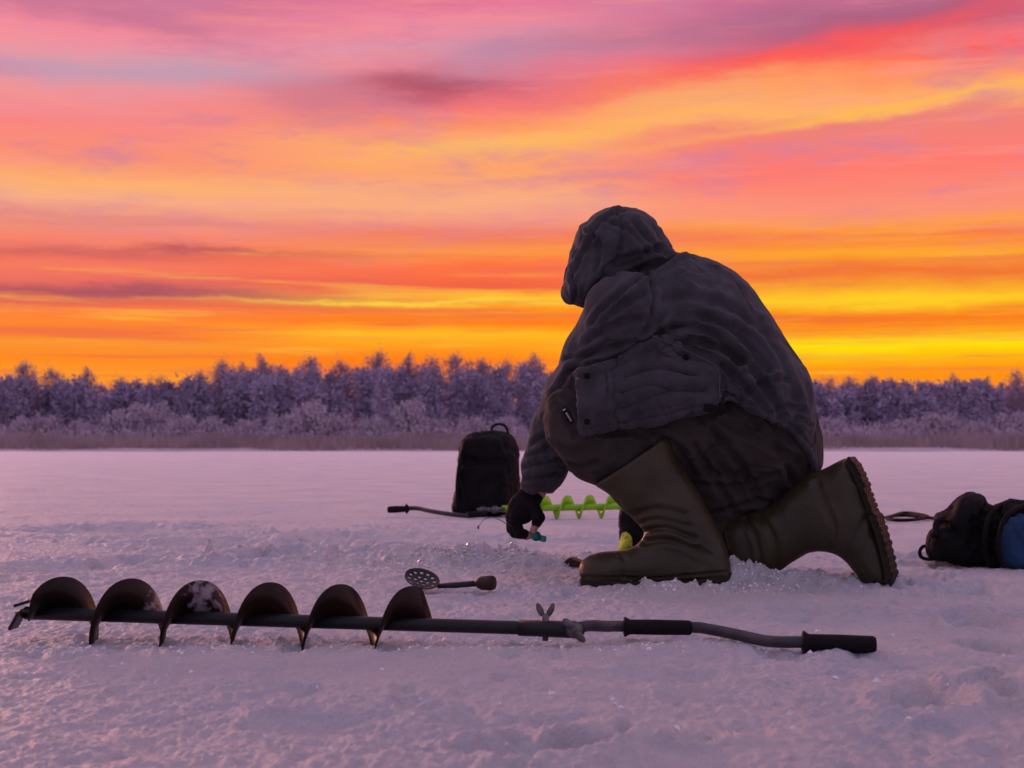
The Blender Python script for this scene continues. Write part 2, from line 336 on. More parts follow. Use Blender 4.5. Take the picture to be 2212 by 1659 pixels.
sk=N.new('ShaderNodeTexSky'); sk.sky_type='NISHITA'; sk.sun_disc=False; sk.sun_elevation=math.radians(5); sk.sun_rotation=math.radians(-28)
tot=N.new('ShaderNodeVectorMath'); tot.operation='MULTIPLY_ADD'; L.new(sk.outputs[0],tot.inputs[0]); tot.inputs[1].default_value=(.008,.008,.008); L.new(cheap,tot.inputs[2])
bgc=N.new('ShaderNodeBackground'); L.new(tot.outputs[0],bgc.inputs[0]); bgc.inputs[1].default_value=1.0
L.new(sky,bg.inputs[0]); bg.inputs[1].default_value=1.0
fac=mth('MULTIPLY',mr(aaz,.85,.48),mr(el,.44,.305)); ms=N.new('ShaderNodeMixShader'); L.new(fac,ms.inputs[0]); L.new(bgc.outputs[0],ms.inputs[1]); L.new(bg.outputs[0],ms.inputs[2])
L.new(ms.outputs[0],N['World Output'].inputs[0])
try: w.cycles.sampling_method='NONE'
except Exception as e: print(e)
sd=bpy.data.lights.new('low_sun','SUN'); sd.energy=1.0; sd.angle=math.radians(10); sd.color=(1,.46,.36); so=bpy.data.objects.new('low_sun',sd); C.objects.link(so)
sdir=Vector((math.sin(math.radians(-28)),math.cos(math.radians(-28)),math.tan(math.radians(9)))).normalized(); so.rotation_euler=sdir.to_track_quat('Z','Y').to_euler(); so.location=(0,0,5)

# ================================================================== SNOW GROUND
Yr=np.concatenate([np.linspace(-8,1.2,10)[:-1],np.geomspace(1.2,9,740),np.geomspace(9,135,220)[1:],[180,260,400,800]])
u=np.linspace(-1,1,860); g=np.where(np.abs(u)<.88,u/.88*.42,np.sign(u)*(.42+((np.abs(u)-.88)/.12)**2*5))
Xg=g[None,:]*np.maximum(Yr,1.2)[:,None]; Yg=np.repeat(Yr[:,None],len(u),1)
def height(X,Y):
    fade=1/(1+(np.maximum(Y,0)/9)**2)
    z=.018*fb2(X*.7,Y*.8,2)*np.clip(Y/6,.3,1.5)
    z=z+.011*fb2(X*2.6+3,Y*2.2,3)*(.35+.65*fade)
    z=z+.0065*fb2(X*9+9,Y*7+2,3)*fade
    z=z+.0055*fb2(X*34,Y*27,2,.6)*fade+.0055*fb2(X*88,Y*70,2,.65)*fade
    pits=np.maximum(0,fb2(X*13+40,Y*9,3)-.22); z=z-.04*pits*fade
    def blob(px,py,rx,ry):
        c=gp(px,py); return np.exp(-((X-c.x)/rx)**2-((Y-c.y)/ry)**2)
    tr=np.clip(blob(1020,1212,.42,.35)+blob(1500,1262,.42,.16)+.4*blob(760,1200,.6,.6)+.5*blob(1900,1250,.4,.4),0,1)
    z=z+tr*(.032*fb2(X*10+5,Y*8,4,.6)+.036*np.abs(fb2(X*26,Y*22,3,.6))+.004)
    z=z+.046*blob(1010,1221,.18,.09)+.034*blob(1180,1226,.12,.06)+.034*blob(860,1216,.15,.08)+.026*blob(1560,1262,.2,.045)+.020*blob(1700,1262,.2,.05)
    z=z-.05*blob(1150,1209,.10,.07)
    for px,py,rx,ry,dp in [(1170,1618,.085,.06,.026),(1275,1608,.05,.05,.020),(1440,1600,.05,.035,.014),(2000,1528,.05,.07,.028),(2095,1502,.045,.07,.026),(2170,1512,.06,.07,.026),(1740,1325,.07,.09,.026),(1830,1318,.05,.07,.022),(2110,1350,.05,.08,.024),(2195,1335,.05,.10,.030),(2130,1405,.045,.08,.026),(590,1208,.10,.15,.045),(950,1196,.16,.12,.02),(450,1178,.2,.2,.030),(640,1185,.16,.22,.030),(300,1215,.12,.14,.024),(1950,1205,.1,.14,.034),(820,1165,.25,.3,.026),(560,1330,.08,.07,.010),(1400,1470,.10,.07,.010),(700,1560,.09,.07,.008),(2080,1280,.07,.09,.026),(1990,1255,.07,.09,.024),(2030,1330,.06,.07,.018),(1900,1440,.06,.06,.010),(150,1230,.2,.17,.022),(1350,1170,.2,.25,.02),(250,1150,.3,.3,.024)]:
        c=gp(px,py); q=((X-c.x)/rx)**2+((Y-c.y)/ry)**2; q=np.maximum(q*(1+.9*fb2(X*22,Y*22,2)),0); z=z-1.25*dp*np.exp(-q**1.6)+dp*.45*np.exp(-((np.sqrt(q)-1.45)/.35)**2)
    return z
Zg=height(Xg,Yg)
nr,nc=Xg.shape; I=np.arange(nr*nc).reshape(nr,nc)
Q=np.stack([I[:-1,:-1],I[:-1,1:],I[1:,1:],I[1:,:-1]],-1).reshape(-1,4)
gr=mk('ground',np.stack([Xg,Yg,Zg],-1).reshape(-1,3),Q,M['snow']); tag(gr,kind='structure')
def gz(x,y): return float(height(np.array([float(x)]),np.array([float(y)]))[0])
bx=np.linspace(-170,170,120); by=np.array([106,109,112,116,122,132,150,190,300,420.]); bz=np.array([-.4,-.06,.14,.35,.7,1.3,1.6,1.9,2.5,3.])
X2,Y2=np.meshgrid(bx,by); Z2=np.repeat(bz[:,None],len(bx),1)+fb2(X2*.13,Y2*.1,3)*.25; Y2=Y2+fb2(X2*.07,X2*0,3)*3
I=np.arange(X2.size).reshape(X2.shape); Q=np.stack([I[:-1,:-1],I[:-1,1:],I[1:,1:],I[1:,:-1]],-1).reshape(-1,4)
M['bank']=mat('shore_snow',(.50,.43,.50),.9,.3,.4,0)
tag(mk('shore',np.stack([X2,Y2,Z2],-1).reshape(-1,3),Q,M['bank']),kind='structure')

# ================================================================== TREES
def tufts(cent,n,spread,size,wid,up=.5):
    c=np.repeat(cent,n,0); k=len(c); p=c+rng.normal(size=(k,3))*float(spread)
    d=rng.normal(size=(k,3)); d[:,2]+=up; d/=np.linalg.norm(d,axis=1)[:,None]; s=rng.normal(size=(k,3)); s=np.cross(d,s); s/=np.linalg.norm(s,axis=1)[:,None]
    l=size*(.5+rng.random((k,1))); w_=wid*(.5+rng.random((k,1)))
    return np.stack([p-s*w_,p+s*w_,p+s*w_*.3+d*l,p-s*w_*.3+d*l],1).reshape(-1,3)
def tree_geo(H,W,n,seed,shape='round',low=.25,size=.42,wid=.055,sp=.17):
    r=np.random.default_rng(seed); nb=int(30 if n>900 else 16); cs=[];br=[]
    for i in range(nb):
        t=low+(1-low)*((i+.5)/nb)**.9; z=H*t; tt=(t-low)/(1-low)
        if shape=='round': rad=W*math.sqrt(max(0.05,1-(2*tt-.9)**2))
        elif shape=='spread': rad=W*(.45+.75*tt)*(1 if tt<.85 else .6)
        else: rad=W*(1.05-tt)**.8
        a=r.random()*6.283; rr=rad*(.45+.55*r.random()); b0=np.array([0,0,max(.1,z-rr*1.0)]); b1=np.array([math.cos(a)*rr,math.sin(a)*rr,z+rr*.15]); br.append((b0,b1))
        for q in(.45,.75,1.): cs.append(b0+(b1-b0)*q+r.normal(size=3)*.12*W)
    cs.append(np.array([0,0,H*.97])); cs=np.array(cs); k=max(1,n//len(cs))
    return tufts(cs,k,W*sp,size,wid,.45),br
def quads(n): return np.arange(n).reshape(-1,4)
def trunk_mb(H,br,r0=.13,wb=.03):
    mb=MB(); P=[Vector((.04*H*math.sin(i*1.3)*.3,.0,H*.93*i/6)) for i in range(7)]; mb.tube(P,[r0*(1-.85*i/6) for i in range(7)],6)
    for b0,b1 in br: m_=(b0+b1)/2; m_[2]-=.12*abs(b1[0]-b0[0]); mb.tube([tuple(b0),tuple(m_),tuple(b1)],[wb,wb*.7,wb*.25],4,False)
    return mb
Vs=[]
for i in range(470):
    Y=rng.uniform(136,172); x=rng.uniform(-1,1)*(95 if i>320 else 58)
    px=CX+F*x/Y
    top=np.interp(px,[-400,0,230,450,560,1180,1300,1700,1790,2212,2700],[818,824,842,824,810,804,812,834,840,834,830])+rng.uniform(-8,26)
    base=1.25+.012*(Y-136); H=max(3.,CH+(HY-top)/F*Y-base)
    V,_=tree_geo(H,H*rng.uniform(.22,.32),660,1000+i,'round',.02,.46,.095); V=V+np.array([x,Y,base]); Vs.append(V)
V=np.concatenate(Vs); tag(mk('far_wood',V,quads(len(V)),M['frostwood_haze'],smooth=False),'dense frosted violet wood along the far shore','wood',kind='stuff')
def dup(root,loc,sc,rz):
    r=root.copy(); C.objects.link(r); r.location=loc; r.scale=sc; r.rotation_euler=(0,0,rz)
    for ch in list(root.children): c=ch.copy(); C.objects.link(c); c.parent=r
    return r
tp=[]
for k,(sh,W,lw) in enumerate([('round',1.9,.42),('round',2.2,.40),('round',1.7,.46),('round',2.0,.5)]):
    V,br=tree_geo(8,W,2900,50+k,sh,lw,.27,.034,.13)
    root=thing('frosted_tree','x','tree',(0,0,0),'tall trees standing out above the far wood')
    trunk_mb(8,br,.11,.03).build('trunk',M['bark'],root); mk('crown',V,quads(len(V)),M['frosttwig_haze'],root,False); tp.append(root)
spots=[(55,786),(112,802),(186,802),(262,820),(345,817),(432,806),(482,785),(520,792),(566,776),(602,798),(670,774),(737,786),(815,768),(884,775),(936,778),(985,769),(1040,780),(1096,786),(1150,774),(1790,820),(1833,818),(1884,814),(1925,822),(2062,815),(2132,822),(2198,806)]
ordn=['first','second','third','fourth','fifth','sixth','seventh','eighth','ninth','tenth','eleventh','twelfth','thirteenth','fourteenth','fifteenth','sixteenth','seventeenth','eighteenth','nineteenth']
used=set()
for i,(px,top) in enumerate(spots):
    Y=150+6*((i*37)%5-2)/2; base=1.45; H=CH+(HY-top)/F*Y-base; k=(i*3+i//4)%4; s=H/8.2
    loc=((px-CX)/F*Y,Y,base)
    if k in used: o=dup(tp[k],loc,(s,s,s),i*1.7)
    else: used.add(k); o=tp[k]; o.location=loc; o.scale=(s,s,s)
    o['label']=('frosted bare tree rising above the far wood, %s from left edge'%ordn[i]) if i<19 else ('frosted tree above the wood right of the person, %s from right edge'%ordn[25-i])
bp=[]
for k in range(3):
    r=np.random.default_rng(k+5); n=30; a=r.random(n)*6.283; ph=r.random(n)**.6; rad=.9
    cs=np.stack([np.cos(a)*rad*np.sqrt(1-ph**2*.8),np.sin(a)*rad*np.sqrt(1-ph**2*.8),ph*1.0],1)*r.uniform(.6,1,(n,1)); V=tufts(cs,70,.13,.16,.03,.5)
    root=thing('frosted_bush','x','bush',(0,0,0),'pale frosted bushes in front of the far wood'); mk('crown',V,quads(len(V)),M['bush'],root,False)
    mb=MB(); [mb.tube([(0,0,-.3),tuple(c*.5),tuple(c)],[.03,.02,.01],4,False) for c in cs[:9]]; mb.build('stem',M['bark'],root); bp.append(root)
bs=[(40,900,45),(95,895,60),(175,905,50),(250,885,70),(325,868,90),(395,890,65),(455,900,60),(540,905,55),(610,890,65),(665,868,90),(735,895,60),(805,895,60),(880,864,85),(945,905,55),(1020,895,60),(1090,900,60),(1800,900,60),(1870,915,50),(1950,905,65),(2035,890,75),(2110,905,60),(2180,890,70)]
for i,(px,top,wd) in enumerate(bs):
    Y=124+(i*29)%9; base=.75+.04*(Y-122); H=CH+(HY-top)/F*Y-base; sx_=wd*.62/F*Y; k=i%3
    loc=((px-CX)/F*Y,Y,base); sc=(sx_,sx_,H*.85)
    if i<3: o=bp[k]; o.location=loc; o.scale=sc
    else: o=dup(bp[k],loc,sc,i*2.1)
    o['label']=('rounded pale frosted bush below the wood, %s from the left edge'%ordn[i]) if i<16 else ('rounded pale frosted bush right of the person, %s from right edge'%ordn[21-i])
n=32000; x=rng.uniform(-95,95,n); y=111.5+rng.random(n)*10; z=np.interp(y,by,bz)-.1; hh=rng.uniform(.55,1.15,n)*(1+.35*fb2(x*.25,y*.2,2)); le=rng.normal(size=n)*.12; ww=rng.uniform(.02,.05,n)
V=np.stack([np.stack([x-ww,y,z],1),np.stack([x+ww,y,z],1),np.stack([x+le+ww*.4,y,z+hh],1),np.stack([x+le-ww*.4,y,z+hh],1)],1).reshape(-1,3)
tag(mk('reeds',V,quads(len(V)),M['reed'],smooth=False),'brown dry reed belt along the far shore','reeds',kind='stuff')
n=9000; x=rng.uniform(-95,95,n); y=rng.uniform(119,134,n); z=np.interp(y,by,bz)-.1; c=np.stack([x,y,z+rng.random(n)*.9*(1+fb2(x*.2,y*.2,2))],1)
V=tufts(c,4,.35,.35,.045,.9); tag(mk('shore_scrub',V,quads(len(V)),M['bush'],smooth=False),'low frosted scrub between the reeds and the wood','scrub',kind='stuff')

# ================================================================== PERSON
Yp=3.86
person=thing('person','person in dark hooded jacket and olive rubber boots kneeling over the ice hole','person',(gp(1500,1262).x,3.72,0))
def PP(P,Y=Yp): return [((q[0]-CX)/F*Y,CH+(HY-q[1])/F*Y) for q in P]
def sm2(P,k=4,Y=Yp): return [(q.x,q.y) for q in smoothline([Vector((a,b,0)) for a,b in PP(P,Y)],k,True)]
torso=[(1272,668),(1300,630),(1345,590),(1400,558),(1455,541),(1495,547),(1545,562),(1592,588),(1628,625),(1657,666),(1686,710),(1710,755),(1731,802),(1748,852),(1759,900),(1766,950),(1771,1000),(1765,1060),(1735,1120),(1640,1150),(1500,1120),(1400,1060),(1310,980),(1265,900),(1240,830),(1228,775),(1240,735),(1256,696)]
keep=[(1000,300),(1950,300),(1950,1060),(1800,1050),(1772,1022),(1748,982),(1712,942),(1665,912),(1610,888),(1564,866),(1556,884),(1480,902),(1400,916),(1330,926),(1262,934),(1252,934),(1248,860),(1246,790),(1000,790)]
def coat_f(X,Y,Z):
    t=inflate(X,Y,Z,sm2(torso),.235,.2,Yp+.045)
    a,b=pt(1650,860,3.80),pt(1290,862,3.765); sk_=cap(X,Y,Z,a,b,.135,.112); t=smin(t,sk_,.05)
    t=smax(t,-polyd(X,Z,PP(keep,3.74)),.006)
    pl=[pt(1352,684,3.76),pt(1300,770,3.80),pt(1245,852,3.88),pt(1203,930,3.93),pt(1176,1010,3.98),pt(1158,1060,4.0)]; R=[.118,.101,.084,.069,.060,.042]
    for i in range(5):
        c_=cap(X,Y,Z,pl[i],pl[i+1],R[i],R[i+1]); s_=c_ if i==0 else smin(s_,c_,.02)
    s_=smax(s_,-(Z-pl[5].z)-.004,.004)
    pr=[pt(1360,690,4.02),pt(1290,850,4.14),pt(1262,935,4.08)]; r2=[.115,.085,.058]
    for i in range(2): s_=np.minimum(s_,cap(X,Y,Z,pr[i],pr[i+1],r2[i],r2[i+1]))
    return smin(t,s_,.018)
V,Q=sdf(coat_f,(-.02,3.56,.2),(.92,4.28,.98),.0052,2)
LN=[([(1398,590),(1408,640),(1402,690),(1388,722)],.007,.006),
 ([(1270,740),(1320,705),(1385,690)],.008,.009),([(1235,800),(1290,760),(1380,735)],.009,.009),([(1200,850),(1240,800),(1300,790)],.007,.008),([(1300,700),(1340,660),(1390,640)],.006,.009),([(1225,775),(1265,768),(1315,735)],.005,.006),
 ([(1180,900),(1215,870),(1245,865)],.007,.007),([(1150,960),(1180,940),(1215,935)],.007,.007),([(1135,1010),(1175,1000),(1215,985)],.007,.007),([(1142,985),(1168,975),(1200,958)],.005,.005),([(1122,1040),(1160,1032),(1205,1020)],.006,.006),
 ([(1430,650),(1510,640),(1590,675),(1640,720)],.006,.011),([(1450,700),(1530,690),(1610,740),(1660,800)],.010,.011),
 ([(1520,735),(1600,775),(1655,840),(1690,900)],.010,.010),([(1560,790),(1610,830),(1660,890)],.009,.008),([(1640,700),(1690,780),(1720,860)],.006,.011),([(1420,725),(1480,708),(1540,722),(1600,780)],.013,.010),([(1395,735),(1430,712),(1500,700)],.007,.007),([(1440,745),(1500,735),(1560,760),(1610,810)],.008,.008),([(1580,700),(1640,745),(1680,800)],.006,.008),
 ([(1415,728),(1465,765),(1552,800),(1556,866)],.006,.006),([(1330,775),(1328,850),(1335,922)],.007,.005),([(1252,800),(1330,775),(1408,728)],.010,.007),([(1258,918),(1400,900),(1545,868)],.004,.004),
 ([(1345,880),(1430,850),(1520,845)],.008,.009),([(1350,820),(1420,800),(1500,815)],.008,.009),([(1345,850),(1395,836),(1450,838)],.005,.006),
 ([(1562,850),(1612,870),(1668,893),(1718,925),(1752,965)],.0045,.004),([(1470,545),(1420,575),(1350,625),(1300,672),(1282,700)],.008,.007),([(1600,870),(1640,830),(1700,820)],.006,.007),([(1660,900),(1700,880),(1740,890)],.006,.007),([(1700,930),(1725,905),(1752,920)],.005,.006)]
V=folds(V,Q,LN,1.3,1.0)
Nn=normals(V,Q); near=np.clip(-Nn[:,1]*3,0,1)
d1=polyin(V,[(1250,800),(1330,772),(1408,728),(1440,728),(1556,795),(1558,876),(1400,920),(1258,936)]); V=V+Nn*(.011*near*sstep(d1,-.002,.003))[:,None]
d2=polyin(V,[(1246,800),(1328,775),(1332,922),(1250,940)]); V=V+Nn*(.007*near*sstep(d2,-.002,.002))[:,None]
V=wrinkle(V,Q,.018,7.5,(1.3,1,.75),3); V=crease(V,Q,.0040,7,(1.2,1,.8),.05); V=crease(V,Q,.0018,15,(1,1,.8),.07,31.)
coat=mk('jacket',V,Q,M['coat'],person)
hd=pt(1330,560,3.88); fw=Vector((-.42,.58,-.70)).normalized(); side_=fw.cross(Vector((0,0,1))).normalized(); upv=side_.cross(fw).normalized(); BH=[tuple(side_),tuple(fw),tuple(upv)]
hoodp=[(1213,628),(1222,598),(1227,560),(1237,520),(1245,488),(1262,476),(1283,461),(1318,447),(1360,447),(1385,452),(1410,472),(1432,498),(1450,528),(1468,556),(1440,600),(1380,625),(1335,652),(1298,664),(1268,664),(1248,659),(1228,656),(1217,645)]
def hood_f(X,Y,Z):
    f=inflate(X,Y,Z,sm2(hoodp,4,3.86),.145,.125,3.88)
    cav=smin(ell(X,Y,Z,hd+fw*.01,(.098,.105,.112),BH),cap(X,Y,Z,hd+fw*.03,hd+fw*.3,.088,.10),.02)
    return smax(f,-cav,.008)
Vh,Qh=sdf(hood_f,(.08,3.7,.70),(.5,4.06,1.06),.004,2)
Vh=folds(Vh,Qh,[([(1240,600),(1262,540),(1300,480),(1350,455)],.006,.006),([(1268,655),(1300,600),(1345,560),(1420,540)],.009,.008),([(1300,640),(1320,590),(1380,560)],.007,.006),([(1330,455),(1345,500),(1335,560)],.005,.005),([(1370,480),(1400,520),(1440,545)],.007,.008),([(1228,580),(1245,620),(1240,655)],.007,.005),([(1270,500),(1295,530),(1290,590)],.005,.006),([(1310,480),(1360,500),(1400,545)],.005,.006)],1.25)
Vh=wrinkle(Vh,Qh,.018,13,(1,1,.8)); Vh=crease(Vh,Qh,.0025,12,(1,1,.8),.06)
hood=mk('hood',Vh,Qh,M['coat'],coat)
def tr_f(X,Y,Z):
    f=cap(X,Y,Z,pt(1640,925,3.84),pt(1255,908,3.80),.135,.098)
    f=smin(f,cap(X,Y,Z,pt(1252,908,3.80),pt(1285,962,3.79),.098,.094),.02)
    f=smin(f,cap(X,Y,Z,pt(1285,962,3.79),pt(1372,1020,3.77),.090,.078),.03)
    f=smin(f,cap(X,Y,Z,pt(1650,925,4.0),pt(1600,1140,3.98),.14,.098),.05)
    f=smin(f,ell(X,Y,Z,pt(1668,945,3.94),(.125,.19,.14)),.05)
    f=smin(f,inflate(X,Y,Z,sm2([(1440,900),(1600,880),(1740,930),(1768,985),(1768,1016),(1722,1048),(1668,1104),(1612,1135),(1585,1200),(1560,1245),(1530,1220),(1490,1130),(1440,1020)],3,3.94),.15,.10,3.95),.04)
    return f
V,Q=sdf(tr_f,(.02,3.55,-.06),(.98,4.25,.62),.0058,2)
V=folds(V,Q,[([(1185,960),(1240,975),(1300,960)],.007,.010),([(1200,870),(1225,900),(1245,940)],.006,.009),([(1400,930),(1460,960),(1500,1020)],.008,.010),([(1540,930),(1600,1000),(1640,1080)],.009,.010),([(1500,960),(1560,1060),(1590,1110)],.008,.009),([(1640,920),(1690,980),(1710,1040)],.008,.010),([(1300,940),(1360,935),(1400,950)],.008,.008),([(1500,1040),(1580,1050),(1680,1020)],.007,.008),([(1530,1110),(1600,1090),(1660,1080)],.007,.007),([(1210,1000),(1255,1010),(1290,1000)],.007,.007),([(1560,910),(1640,950),(1730,1000)],.007,.009),([(1270,900),(1300,930),(1350,940)],.005,.007)],1.35,1.0)
V=wrinkle(V,Q,.018,9,(1,1,1)); V=crease(V,Q,.004,8,(1,1,1),.055,12.)
tb=mk('trousers',V,Q,M['trouser'],person)
FB=Frame(1400,1268,3.70,0)
bootp=[(1262,1010),(1345,930),(1430,930),(1466,1000),(1503,1055),(1537,1108),(1566,1165),(1580,1215),(1576,1250),(1540,1262),(1480,1266),(1400,1266),(1330,1267),(1282,1266),(1259,1256),(1251,1235),(1256,1211),(1276,1197),(1310,1192),(1345,1190),(1376,1178),(1393,1156),(1384,1138),(1346,1104),(1316,1068)]
bootk=[(1200,1300),(1200,1100),(1297,1041),(1418,956),(1500,900),(1700,1100),(1700,1300)]
bp_=FB.poly(bootp); bk_=FB.poly(bootk,1)
def boot_f(S,Tt,Z):
    tt=np.clip((Z-.05)/.25,0,1); f=inflate(S,Tt,Z,bp_,.055,.055,.0+.045*tt)
    f2=inflate(S,Tt,Z,bp_,.085,.078,.045*tt)+(1-tt)*.05; f=smin(f,f2,.03)
    return smax(f,-polyd(S,Z,bk_),.004)
V,Q=sdf(boot_f,(-.25,-.12,-.03),(.35,.18,.45),.0042,3); V=FB.world(V)
V=folds(V,Q,[([(1385,1150),(1440,1140),(1500,1165)],.006,.008),([(1395,1172),(1450,1168),(1530,1200)],.005,.008),([(1360,1118),(1420,1100),(1480,1112)],.004,.009),([(1372,1135),(1420,1122),(1490,1138)],.004,.007),([(1335,1196),(1352,1215),(1348,1242)],.003,.007),([(1258,1246),(1400,1249),(1574,1236)],.003,.004)],1.1)
V=wrinkle(V,Q,.007,10,(1,1,1),3)
boot=mk('boot',V,Q,M['rubber'],person)
mb=MB(); c=pt(1357,999,3.76); ax_=(pt(1420,957,3.76)-pt(1294,1041,3.76))/2; ring=[c+ax_*(1.03*math.cos(t))+Vector((0,.088*math.sin(t),0)) for t in [2*math.pi*i/40 for i in range(41)]]
mb.tube(ring,.0075,8,False); mb.build('strap',M['black'],boot)
sp=FB.poly([(1252,1250),(1262,1243),(1330,1251),(1400,1252),(1480,1250),(1560,1238),(1582,1234),(1582,1262),(1540,1273),(1400,1276),(1290,1276),(1258,1268)],3)
V,Q=sdf(lambda S,Tt,Z: np.maximum(-polyd(S,Z,sp),np.abs(Tt)-.052*np.sqrt(np.clip(1-((S-.02)/.21)**4,0.05,1))),(-.22,-.09,-.05),(.30,.09,.08),.004,2); mk('sole',FB.world(V),Q,M['sole'],boot)
FR=Frame(1890,1268,3.70,24)
b2=[(1500,1180),(1570,1128),(1620,1112),(1665,1096),(1700,1064),(1742,1030),(1785,1010),(1812,996),(1834,990),(1850,1008),(1866,1040),(1878,1075),(1890,1110),(1906,1150),(1920,1200),(1928,1245),(1922,1266),(1890,1269),(1868,1264),(1850,1241),(1826,1211),(1795,1194),(1755,1193),(1715,1212),(1676,1235),(1640,1252),(1560,1262)]
b2p=FR.poly(b2); k2=FR.poly([(1566,1110),(1700,900),(2100,900),(2100,1400),(1650,1400),(1628,1262),(1590,1190)],1)
def boot2_f(S,Tt,Z):
    q=np.clip((S+.15)/-.2,0,1); f=inflate(S,Tt,Z,b2p,.056,.055); f2=inflate(S,Tt,Z,b2p,.078,.075)+(1-q)*.03
    return smax(smin(f,f2,.03),-polyd(S,Z,k2),.004)
V,Q=sdf(boot2_f,(-.62,-.12,-.03),(.12,.12,.40),.0042,3); V=FR.world(V)
V=folds(V,Q,[([(1790,1190),(1800,1140),(1780,1090),(1760,1040)],.004,.009),([(1830,1210),(1850,1160),(1870,1120)],.003,.009),([(1640,1115),(1670,1160),(1680,1220)],.005,.009),([(1610,1120),(1635,1170),(1645,1230)],.004,.007)],.9)
V=wrinkle(V,Q,.007,10,(1,1,1),3)
boot_b=mk('boot',V,Q,M['rubber'],person)
mb=MB(); outl=[(1836,992),(1851,1010),(1866,1042),(1879,1075),(1892,1110),(1907,1150),(1920,1200),(1928,1245),(1924,1264)]
O=[FR.p(*q) for q in outl]; L3=smoothline([Vector((a,b,0)) for a,b in O],6)
def fw3(s,t,z): v=FR.world(np.array([[s,t,z]]))[0]; return Vector([float(q) for q in v])
nL=len(L3); vs=[];fc=[]
for i,p in enumerate(L3):
    tdir=(L3[min(i+1,nL-1)]-L3[max(i-1,0)]).normalized(); nrm=Vector((-tdir.y,tdir.x,0)); nrm=nrm if nrm.x>0 else -nrm
    q=i/(nL-1); hw=(.042 if q<.25 else .040 if q<.5 else .050)*(1 if .04<q<.95 else .75); arch=.001 if .3<q<.5 else .005
    for (o,t) in ((-.012,-hw),(arch,-hw),(arch,hw),(-.012,hw)): pp=p+nrm*o; vs.append(fw3(pp.x,t,pp.y))
    if i: fc+=[((i-1)*4+a,(i-1)*4+(a+1)%4,i*4+(a+1)%4,i*4+a) for a in range(4)]
fc+=[(3,2,1,0),tuple((nL-1)*4+a for a in range(4))]
mb.add(vs,fc)
for i in range(1,nL-1,2):
    q=i/(nL-1)
    p=L3[i]; tdir=(L3[i+1]-L3[i-1]).normalized(); nrm=Vector((-tdir.y,tdir.x,0)); nrm=nrm if nrm.x>0 else -nrm; pp=p+nrm*(.0045 if q<.3 or q>.5 else .0005)
    hw=.034 if q<.3 else .040
    for t in (-hw,-hw*.33,hw*.33,hw):
        an=math.atan2(nrm.y,nrm.x)
        R3=Matrix.Rotation(-FR.psi,3,'Z')@Matrix.Rotation(-an,3,'Y'); mb.box(fw3(pp.x,t+(.004 if i%4==1 else -.004),pp.y),(.007,.020,.0125),R3,.22)
mb.build('sole',M['sole'],boot_b,False)
def nearY(px,py,Vv):
    ppx=CX+F*Vv[:,0]/Vv[:,1]; ppy=HY-F*(Vv[:,2]-CH)/Vv[:,1]; d=np.hypot(ppx-px,ppy-py); m=d<9; return float(Vv[m,1].min()) if m.any() else 3.7
def wv(o): cv=np.empty(len(o.data.vertices)*3,np.float32); o.data.vertices.foreach_get('co',cv); return cv.reshape(-1,3)+np.array(person.location)
CV=wv(coat); TV=wv(tb)
for px,py in ((1268,812),(1268,911),(1482,771)):
    mb=MB(); c=pt(px,py,nearY(px,py,CV)); mb.tube([c+Vector((0,.004,0)),c+Vector((0,-.004,0))],[.008,.007],16); mb.build('snap_button',M['black'],coat)
mb=MB(); c=pt(1541,885,nearY(1541,872,CV)-.003); mb.box(c,(.05,.006,.020),Matrix.Rotation(math.radians(14),3,'Y')); mb.box(c+Vector((.022,-.001,.004)),(.014,.010,.03)); mb.build('hem_strap',M['black'],coat,False)
L4=[pt(x,y,nearY(x,y,CV)-.0005) for x,y in ((1410,726),(1440,738),(1480,757),(1520,775),(1550,795),(1554,830),(1556,862))]; mb=MB(); mb.tube(smoothline(L4,3),.0012,6); mb.build('piping',M['piping'],coat)
c=pt(1226,897,nearY(1226,897,TV)-.002); R3=Matrix.Rotation(math.radians(58),3,'Y'); mb=MB(); mb.box(c,(.042,.004,.013),R3,.2); mb.build('cloth_tag',M['black'],tb,False)
for i in range(7): 
    if i==1: continue
    mb=MB(); mb.box(c+R3@Vector((-.017+i*.0055,-.003,0)),(.0028,.001,.005 if i else .008),R3,0); mb.build('tag_print',M['white'],tb,False)
def body_f(X,Y,Z):
    f=cap(X,Y,Z,pt(1600,900,3.92),pt(1430,690,3.9),.13,.15); f=smin(f,cap(X,Y,Z,pt(1420,680,3.80),pt(1400,680,4.0),.07,.07),.05)
    f=smin(f,cap(X,Y,Z,pt(1410,650,3.89),hd,.062,.058),.03)
    for P,R in (([pt(1365,690,3.77),pt(1243,852,3.88),pt(1160,1062,4.0)],[.055,.045,.028]),([pt(1372,695,4.0),pt(1290,850,4.14),pt(1252,950,4.07)],[.055,.045,.028]),([pt(1620,920,3.84),pt(1262,912,3.80),pt(1480,1180,3.73)],[.09,.06,.04]),([pt(1630,920,4.0),pt(1610,1175,3.96),pt(1800,1100,3.80)],[.09,.055,.04])):
        f=smin(f,cap(X,Y,Z,P[0],P[1],R[0],R[1]),.02); f=smin(f,cap(X,Y,Z,P[1],P[2],R[1],R[2]),.02)
    return f
V1,Q1=sdf(body_f,(-.02,3.6,.0),(.95,4.3,.95),.009,2)
def hp(a,b,c): return hd+side_*a+fw*b+upv*c
